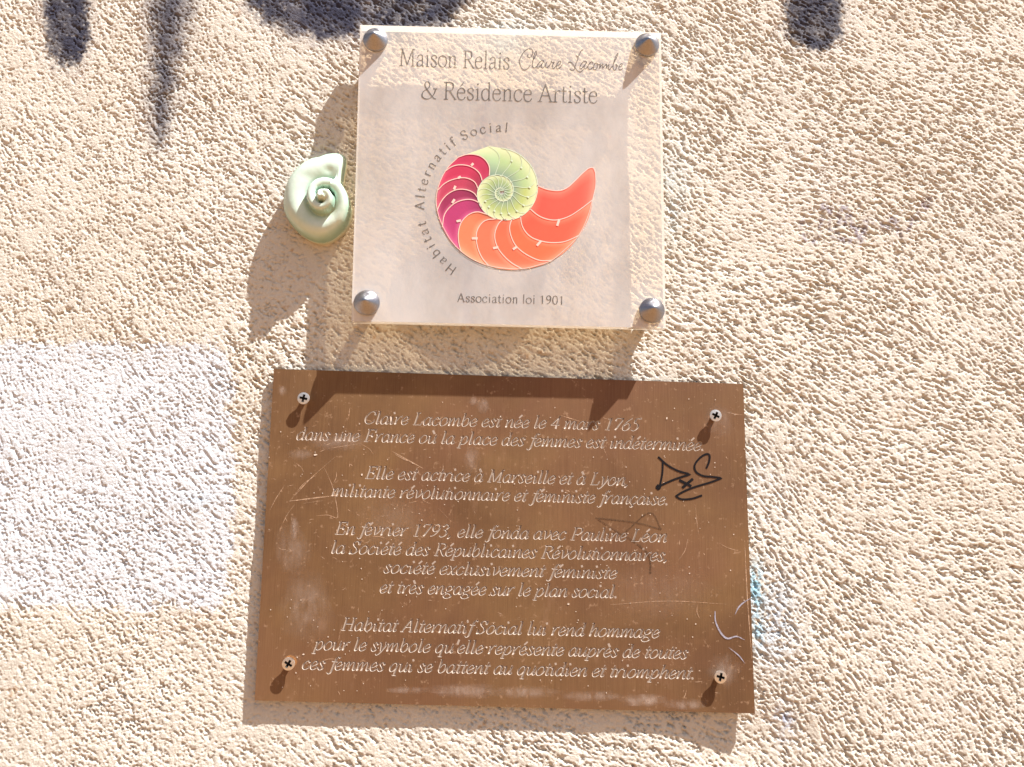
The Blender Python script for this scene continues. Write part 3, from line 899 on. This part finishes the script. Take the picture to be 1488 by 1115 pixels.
M_rust = mat_thin('rust_halo', (.55, .24, .08), (.0, .75), 200)
ob = mesh_obj('rust_stain', [tuple(v) for v in PX([(422 + 10 * math.cos(i * .5236), 961 + 9 * math.sin(i * .5236)) for i in range(12)], HB + .00018)], [tuple(range(12))[::-1]], M_rust, brass)
ob['label'] = 'orange rust stain round the lower left screw'

# ------------------------------------------------------------------ acrylic sign
HA, AT = .0250, .0100
AQ = PX([(523.4, 36.5), (960.5, 47.7), (967.5, 477), (510.5, 466.7)], HA)
ac = AQ.mean(0)
sign = empty('acrylic_sign', (ac[0], 0, ac[2]))
tag(sign, 'square clear acrylic sign on four steel standoffs, printed with a coloured nautilus emblem', 'sign')
V = [tuple(p) for p in AQ] + [(p[0], -HA + AT, p[2]) for p in AQ]
Fc = [(3, 2, 1, 0), (4, 5, 6, 7)] + [(i, (i + 1) % 4, (i + 1) % 4 + 4, i + 4) for i in range(4)]
mesh_obj('pane', V, Fc, None, sign, mats=[M_acr, M_edge, M_acrback], midx=[0, 2, 1, 1, 1, 1])

cap_prof = [(.0050, 0), (.0119, 0), (.0121, .0006), (.0121, .0022), (.0119, .0027), (.0117, .0030), (.0090, .0058), (.0060, .0088), (.0030, .0117), (.0010, .0131)]
cV, cF = lathe('', cap_prof, None, None, 56)
pV, pF = lathe('', [(.0055, 0), (.0055, HA - AT)], None, None, 32)
first = None
for (x, y) in ((545.5, 57.5), (940.5, 65), (947.5, 451), (532.8, 440)):
    p = PX([(x, y)], HA + .002)[0]
    if first is None:
        c = mesh_obj('standoff', cV, cF, M_steel, None, smooth=True)
        q = mesh_obj('post', pV, pF, M_steel, None, smooth=True)
        first = (c, q)
    else:
        c = first[0].copy(); COL.objects.link(c); q = first[1].copy(); COL.objects.link(q)
    c.parent = sign; c.matrix_parent_inverse = Matrix.Translation(-sign.location)
    c.location = (p[0], -HA, p[2])
    q.parent = c; q.location = (0, HA, 0)

def print_line(name, font, text, a, b, em, thick, thin, serif, parent, h, mat, slant=0.0, track=0.0, trim=0):
    st, wd = layout(font, text, thick, thin, serif, slant, 5, track)
    f = line_map(a, b, wd - trim, em)
    v, q, _ = strokes_to_quads(st, lambda P: PX(f(P), h)[:, [0, 2]], core=False)
    return union_mesh(v, q, h, name, mat, parent)
HP = HA + .0002
print_line('title_lettering', ROMAN, 'Maison Relais', (579, 95.5), (741, 100.8), 37.6, 6.0, 2.7, True, sign, HP, M_ink)
print_line('title_lettering', ROMAN, '& Résidence Artiste', (611, 143.3), (869, 149.8), 37.6, 6.0, 2.7, True, sign, HP, M_ink)
print_line('association_lettering', ROMAN, 'Association loi 1901', (664, 438.6), (820, 442.5), 18.6, 8.5, 4.4, False, sign, HP, M_ink, 0, 3.0)
def s2(pts): return [(730 + x / 5.952, 20 + y / 5.952) for x, y in pts]
def sa(pts): return [(745 + x / 16.53, 60 + y / 16.53) for x, y in pts]
def sb(pts): return [(820 + x / 16.53, 60 + y / 16.53) for x, y in pts]
script = [
 sa([(372, 320), (365, 370), (400, 395), (450, 360), (485, 270), (465, 200), (400, 180), (310, 220), (220, 330), (172, 450), (180, 570), (230, 665), (300, 690), (370, 650), (420, 580)]),
 sa([(480, 480), (540, 370), (580, 280), (560, 240), (525, 310), (490, 450), (475, 560), (495, 630), (535, 640), (590, 590)]),
 sa([(755, 510), (740, 470), (690, 470), (620, 540), (585, 610), (610, 645), (660, 600), (730, 510), (700, 560), (690, 620), (720, 645), (780, 590)]),
 sa([(820, 500), (790, 570), (795, 635), (840, 625), (900, 560), (930, 500)]), sa([(850, 405), (856, 418)]),
 sa([(930, 470), (945, 510), (1000, 500), (960, 570), (950, 640), (985, 655), (1040, 600)]),
 sa([(1050, 600), (1130, 560), (1155, 490), (1110, 490), (1055, 570), (1050, 640), (1095, 662), (1150, 620), (1190, 560)]),
 sb([(90, 525), (135, 500), (190, 525), (250, 620), (310, 705), (370, 738), (430, 710), (460, 680)]),
 sb([(455, 205), (410, 225), (370, 300), (335, 370), (290, 345)]), sb([(335, 370), (325, 430), (290, 520), (262, 600), (240, 680), (190, 700), (130, 670)]),
 sb([(540, 530), (525, 485), (470, 490), (400, 560), (375, 640), (405, 665), (450, 620), (530, 520), (490, 580), (475, 650), (510, 665), (560, 610)]),
 sb([(690, 520), (660, 495), (610, 530), (570, 600), (580, 670), (640, 670), (690, 620)]),
 sb([(790, 530), (745, 530), (705, 600), (710, 675), (760, 680), (800, 600), (790, 540), (830, 560), (870, 540)]),
 sb([(870, 550), (840, 660), (840, 660), (900, 570), (930, 550), (920, 650), (920, 650), (1000, 560), (1020, 560), (1000, 660), (1000, 660), (1060, 570), (1075, 570), (1060, 650), (1090, 680), (1150, 600)]),
 sb([(1180, 550), (1240, 430), (1290, 310), (1265, 310), (1210, 440), (1175, 570), (1180, 680), (1225, 690), (1255, 620), (1240, 550), (1290, 600)]),
 sb([(1320, 620), (1380, 590), (1390, 540), (1345, 560), (1310, 640), (1335, 690), (1400, 660)]),
]
ribbon_px('script_lettering', [(c, .58) for c in script], HP, M_inkthin, sign)
# lettering on a circle
def z3(x, y): return (580 + x / 4.645, 170 + y / 4.645)
def ring_text():
    C0 = z3(672, 603)
    R0 = 108.5
    V, Fc = [], []
    def place(txt, a0, a1):
        st, wd = layout(ROMAN, txt, 9, 4.6, False, 0, 4, 22.0)
        em = 19.5 / 100
        def f(P):
            ang = a0 + (a1 - a0) * P[:, 0] / wd        # clockwise from the left, degrees measured from +x, y up
            ra = np.radians(ang); r = R0 + P[:, 1] * em
            return np.stack([C0[0] + r * np.cos(ra), C0[1] - r * np.sin(ra)], 1)
        v, q, _ = strokes_to_quads(st, lambda P: PX(f(P), HP)[:, [0, 2]], core=False)
        o = len(V); V.extend(v); Fc.extend(tuple(i + o for i in t) for t in q)
    place('Habitat', 236.5, 191.5)
    place('Alternatif', 183, 124)
    place('Social', 118.5, 83)
    union_mesh(V, Fc, HP, 'ring_lettering', M_ink, sign)
ring_text()

# ------------------------------------------------------------------ printed nautilus emblem
def emblem():
    cen = (690, 510)
    HE = HA + .0003
    # growth of the outer line, by angle
    ga = np.array([-450, -360, -270, -180, -90, 0, 90, 180, 270, 360, 450, 540])
    gr = np.array([12, 20, 30, 42, 58, 78, 115, 162, 182, 242, 300, 440])
    def R(a): return float(np.interp(a, ga, gr))
    def pt(a, r): return (cen[0] + r * math.cos(math.radians(a)), cen[1] - r * math.sin(math.radians(a)))
    def sept(a):
        ri, ro = R(a - 360), R(a)
        out = []
        for s in np.linspace(0, 1, 9):
            b = 4 * s * (1 - s) * 15 + 6 * s
            out.append(pt(a - b + 9, ri + (ro * (1 if s < 1 else R(a + 3) / R(a)) - ri) * s))
        return out
    red = [  # traced partitions, from the red to the coral end, inner end first
     [(608, 395), (610, 345), (590, 300), (550, 266), (500, 253), (450, 255), (400, 272)],
     [(560, 430), (545, 385), (510, 350), (460, 328), (400, 324), (352, 338), (318, 362)],
     [(530, 480), (512, 442), (470, 417), (420, 411), (350, 427), (300, 455), (264, 492)],
     [(525, 540), (500, 510), (450, 491), (390, 491), (330, 520), (285, 570), (256, 632)],
     [(557, 612), (540, 582), (500, 561), (450, 558), (390, 575), (340, 612), (304, 665), (292, 742)],
     [(592, 658), (530, 641), (470, 660), (420, 712), (400, 782), (403, 850), (418, 908)],
     [(660, 688), (585, 698), (540, 740), (520, 800), (530, 880), (560, 950), (604, 1003)],
     [(732, 690), (690, 700), (660, 742), (645, 802), (660, 870), (702, 932), (760, 985), (830, 1025)],
     [(768, 680), (747, 732), (752, 792), (782, 860), (832, 910), (900, 950), (960, 970), (1030, 968)],
     [(820, 665), (826, 720), (850, 770), (890, 810), (950, 835), (1020, 848), (1100, 845), (1160, 826), (1212, 800)],
     [(884, 620), (938, 664), (1000, 690), (1070, 695), (1150, 670), (1225, 622), (1304, 562)],
     [(930, 462), (1000, 489), (1080, 498), (1135, 478), (1190, 430), (1240, 380), (1300, 338), (1324, 375)],
    ]
    cols = [(.44, .018, .07), (.46, .02, .07), (.42, .035, .08), (.27, .015, .07), (.40, .03, .13), (.74, .19, .085),
            (.76, .155, .075), (.78, .135, .06), (.84, .135, .05), (.84, .095, .045), (.84, .085, .05)]
    rimc = [(.62, .06, .14), (.62, .08, .15), (.58, .12, .18), (.62, .13, .26), (.64, .13, .28), (.88, .40, .24),
            (.88, .36, .24), (.88, .31, .20), (.90, .33, .20), (.88, .26, .16), (.88, .26, .18)]
    back = empty('dummy', (0, 0, 0)); bpy.data.objects.remove(back)
    lines, glines = [], []
    def resample(P, n):
        P = np.array(P, float); d = np.r_[0, np.cumsum(np.hypot(*np.diff(P, axis=0).T))]
        s = np.linspace(0, d[-1], n)
        return np.stack([np.interp(s, d, P[:, 0]), np.interp(s, d, P[:, 1])], 1)
    root = None
    chambers = []
    for i in range(11):
        A = resample(catmull(red[i], 6), 15); B = resample(catmull(red[i + 1], 6), 15)
        chambers.append((A, B, cols[i], rimc[i], True))
        lines.append([tuple(p) for p in A])
    lines.append([tuple(p) for p in resample(catmull(red[11], 6), 15)])
    ang = [462 - k * 20.5 for k in range(22)]
    a = ang[-1]
    while a > -300:
        a -= 24; ang.append(a)
    for k in range(len(ang) - 1):
        A, B = np.array(sept(ang[k + 1])), np.array(sept(ang[k]))
        t = min(1, max(0, (ang[k] + 250) / 650))
        c = np.array((.17, .30, .21)) * (1 - t) + np.array((.42, .50, .15)) * t
        if 380 < ang[k] < 470: c = np.array((.38, .52, .24))
        r_ = c * .45 + np.array((.60, .68, .40)) * .55
        chambers.append((A, B, tuple(c), tuple(r_), False))
        glines.append([tuple(p) for p in B])
    glines.append([tuple(p) for p in sept(ang[-1])])
    chambers.append((np.array(sept(ang[0])), resample(catmull(red[0], 6), 9), (.40, .56, .30), (.62, .66, .28), False))
    def zp(P): return [z3(x, y) for x, y in P]
    # pale backing line work is its own mesh, the chambers are children of it
    outer = [pt(x, R(x) + (4 if x > 200 else 0)) for x in range(92, 452, 9)]
    outline = [(400, 272), (335, 335), (290, 405), (262, 480), (250, 560), (264, 655), (298, 742), (350, 832), (418, 906), (500, 962), (604, 1004), (720, 1022), (830, 1025), (940, 1000), (1030, 968), (1125, 890), (1212, 800), (1270, 682), (1304, 562), (1326, 460), (1324, 375)]
    rings = [[pt(x, R(x)) for x in range(-270, 452, 12)]]
    cur = [(zp(l), .62) for l in lines] + [(zp(outline), .42)]
    # little necks on the partitions
    for (x, y, dx, dy) in ((1080, 695, -12, 36), (955, 840, -22, 26), (790, 880, -18, 12), (665, 880, -26, 6), (525, 820, -30, 0), (412, 700, -20, 4), (372, 560, -12, 18), (378, 470, -6, 16), (412, 405, -10, 6), (490, 325, 8, -8)):
        cur.append((zp([(x, y), (x + dx, y + dy)]), 1.7))
    root = ribbon_px('shell_emblem', cur, HE + .0003, M_line, sign, 'cut nautilus shell emblem in red, coral and green')
    gr_ = ribbon_px('green_line_work', [(zp(l), .34) for l in glines] + [(zp(r), .5) for r in rings], HE + .0003, M_linegreen, root)
    gr_.matrix_parent_inverse = Matrix.Identity(4)
    dots = []
    for k in range(1, 13):
        q = sept(ang[k])[5]; dots.append((zp([q, (q[0] + 7, q[1] + 4)]), 1.1))
    d_ = ribbon_px('siphon_dots', dots, HE + .0005, M_linegreen, root)
    d_.matrix_parent_inverse = Matrix.Identity(4)
    for A, B, c, rc, isred in chambers:
        n, m_ = len(A), 6
        Vv, Cc, Ff = [], [], []
        for j in range(m_ + 1):
            t = j / m_
            Q = A * (1 - t) + B * t
            # the outer end follows the round outline
            ch = np.linalg.norm(B[-1] - A[-1])
            sag = 4 * t * (1 - t) * min(ch * ch / (8 * 400), 22)
            dirv = Q[-1] - np.array(cen); dirv /= np.linalg.norm(dirv)
            sw = np.linspace(0, 1, n)[:, None] ** 3
            if isred: Q = Q + sw * dirv * sag
            for i in range(n):
                Vv.append(z3(*Q[i]))
                s = i / (n - 1)
                edge = max(0, 1 - min(s, 1 - s) / .12) * .5 + max(0, 1 - (1 - t) / .25) * .75 + (s > .75) * (s - .75) * 1.6
                edge = min(1, edge)
                if isred:
                    dk = 1 - .45 * max(0, 1 - s / .35) * (1 if A[0][0] < 600 else .35)
                    Cc.append([(c[q] * (1 - edge) + rc[q] * edge) * dk for q in range(3)])
                else:
                    inn = (.20, .29, .22); outc = (.62, .68, .40)
                    w1 = max(0, 1 - s / .45); w2 = max(0, (s - .5) / .5)
                    Cc.append([(c[q] * (1 - w1) + inn[q] * w1) * (1 - w2) + outc[q] * w2 for q in range(3)])
        for j in range(m_):
            for i in range(n - 1):
                a_ = j * n + i
                Ff.append((a_, a_ + 1, a_ + n + 1, a_ + n))
        o = mesh_obj('chamber', PX(Vv, HE if isred else HE + .00012), Ff, M_print, root)
        o.matrix_parent_inverse = Matrix.Identity(4)
        set_col(o, np.array(Cc))
emblem()

# ------------------------------------------------------------------ glazed ceramic snail shell
def shell():
    sx, sy = 1 / 6.97, 1 / 6.97
    C = (925, 715)
    out_px = [(850, 227), (905, 205), (960, 193), (1015, 190), (1062, 196), (1100, 214), (1113, 245), (1108, 310), (1095, 370), (1085, 430), (1078, 490), (1076, 530), (1095, 555), (1120, 590), (1145, 635), (1160, 685), (1167, 740), (1166, 790), (1150, 860), (1120, 930), (1075, 985), (1010, 1040), (945, 1078), (880, 1095), (820, 1094), (750, 1072), (690, 1042), (640, 1008), (585, 955), (540, 900), (510, 850), (490, 800), (479, 740), (480, 660), (490, 590), (508, 520), (540, 450), (585, 385), (640, 325), (700, 280), (770, 245)]
    o = catmull(out_px + [out_px[0]], 5, True)[:-1]
    d = o - np.array(C); an = np.degrees(np.arctan2(-d[:, 1], d[:, 0])) % 360; rad = np.hypot(*d.T)
    si = np.argsort(an); an, rad = an[si], rad[si]
    an = np.r_[an - 360, an, an + 360]; rad = np.r_[rad, rad, rad]
    Rout = lambda t: np.interp(t % 360, an, rad)
    fa = [0, 30, 45, 52, 67, 90, 120, 150, 180, 210, 240, 270, 300, 330, 360, 390, 420, 450, 480, 540, 585, 630, 675, 720, 765, 810, 870, 930, 1000]
    fo = [515, 515, 515, 515, 500, 520, 494, 469, 450, 437, 408, 380, 333, 285, 250, 236, 228, 222, 208, 172, 152, 140, 122, 104, 92, 80, 66, 48, 30]
    fi = [230, 228, 225, 222, 218, 216, 205, 185, 168, 156, 142, 132, 118, 112, 108, 122, 125, 122, 108, 66, 62, 60, 40, 22, 16, 10, 4, 0, 0]
    fh = [19, 19, 19.5, 20, 21, 22, 23, 23.5, 24, 24, 24, 24.5, 25, 26, 27, 28, 29, 30, 31, 32.5, 33.3, 34, 35, 36, 36.8, 37.5, 38, 38.4, 38.4]
    mm = .00065 / 6.97 * 1.0
    NA, NR = 220, 74
    ths = np.linspace(0, 360, NA, endpoint=False)
    V, Cc = [], []
    px_all, hs, cs = [], [], []
    for j in range(NR + 1):
        s = j / NR
        s = 1 - (1 - s) ** 1.35 if s > 0 else 0
        for t in ths:
            Ro = Rout(t); r = Ro * s
            best, bc_ = 0.0, 0.0
            for k in range(3):
                ph = t + 360 * k
                if ph < 40 and k == 0: 
                    continue
                ro, ri, hh = np.interp(ph, fa, fo), np.interp(ph, fa, fi), np.interp(ph, fa, fh)
                if k == 0 or (k == 0 and t < 67): ro = max(Ro, ri + 10)
                if k == 1 and t < 52: ro = Ro
                mid, a = (ro + ri) / 2, (ro - ri) / 2
                # tubes bulge more on their inner side, like a turned spire
                u = (r - mid) / a
                if -1.25 < u < 1.0:
                    if u < 0: prof = math.sqrt(max(0, 1 - (u / 1.25) ** 2))
                    else: prof = math.sqrt(max(0, 1 - u ** 2))
                    amt = a * mm * 1000 * .95
                    z = hh - amt + amt * prof
                    if k == 0: 
                        wz = min(1, max(0, (ph - 270) / 85))
                        z2_ = hh - amt * .95 + amt * .95 * prof if u >= 0 else z
                        z = hh * (.42 + .58 * prof) * (1 - wz) + z2_ * wz
                    elif u >= 0 and k > 0:
                        z = hh - amt * .95 + amt * .95 * prof
                    if z > best: best, bc_ = z, u
            if r < 46: bc_ = 0.0
            if r < 46: best = max(best, 38.5 * math.sqrt(max(0, 1 - (r / 60) ** 2)))
            x = C[0] + r * math.cos(math.radians(t)); y = C[1] - r * math.sin(math.radians(t))
            px_all.append((340 + x * sx, 190 + y * sy)); hs.append(best); cs.append(bc_)
    hs = np.array(hs).reshape(NR + 1, NA); cs = np.array(cs).reshape(NR + 1, NA)
    hs[0] = hs[1].mean()
    for it_ in range(4):       # soften as thick glaze does
        g2 = hs.copy()
        g2[1:-1] = hs[1:-1] * .4 + .15 * (hs[2:] + hs[:-2]) + .15 * (np.roll(hs, 1, 1)[1:-1] + np.roll(hs, -1, 1)[1:-1])
        hs = g2
    # dent near the lip
    P = np.array(px_all)
    hs = hs - (.9 * np.exp(-((P[:, 0] - 478) / 7.0) ** 2 - ((P[:, 1] - 248) / 5.5) ** 2)).reshape(hs.shape)
    hs = hs - (.5 * np.exp(-((P[:, 0] - 447) / 11.0) ** 2 - ((P[:, 1] - 258) / 7) ** 2)).reshape(hs.shape)
    rimh = np.clip(hs[-1], 7, 11)
    hs[-1] = rimh
    hs = np.maximum(hs, 7)
    verts = []
    hb = .020
    B = PX(P, hb)
    for (bx, _, bz), hh in zip(B, hs.ravel()):
        verts.append((bx, -hh * .001, bz))
    # edge wall down to the plaster
    base_o = len(verts)
    for i in range(NA):
        x, _, z = verts[NR * NA + i]
        verts.append((x, -.004, z))
    for i in range(NA):
        x, _, z = verts[NR * NA + i]
        cx, cz = B[0][0], B[0][2]
        verts.append((cx + (x - cx) * .97, .003, cz + (z - cz) * .97))
    Ff = []
    rows = NR + 3
    for j in range(rows - 1):
        for i in range(NA):
            k = (i + 1) % NA
            Ff.append((j * NA + i, j * NA + k, (j + 1) * NA + k, (j + 1) * NA + i))
    o_ = mesh_obj('ceramic_shell', verts, Ff, M_ceramic, None, smooth=True)
    crease = np.clip(np.abs(cs) - .55, 0, .45) / .45
    col = np.array([.59, .70, .60]) * (1 - crease[..., None] * .75) + np.array([.20, .39, .29]) * crease[..., None] * .75
    col = col.reshape(-1, 3)
    col = np.vstack([col, np.tile([.66, .66, .50], (2 * NA, 1))])
    set_col(o_, col)
    tag(o_, 'pale green glazed ceramic snail shell stuck to the wall left of the clear sign', 'ceramic shell')
shell()
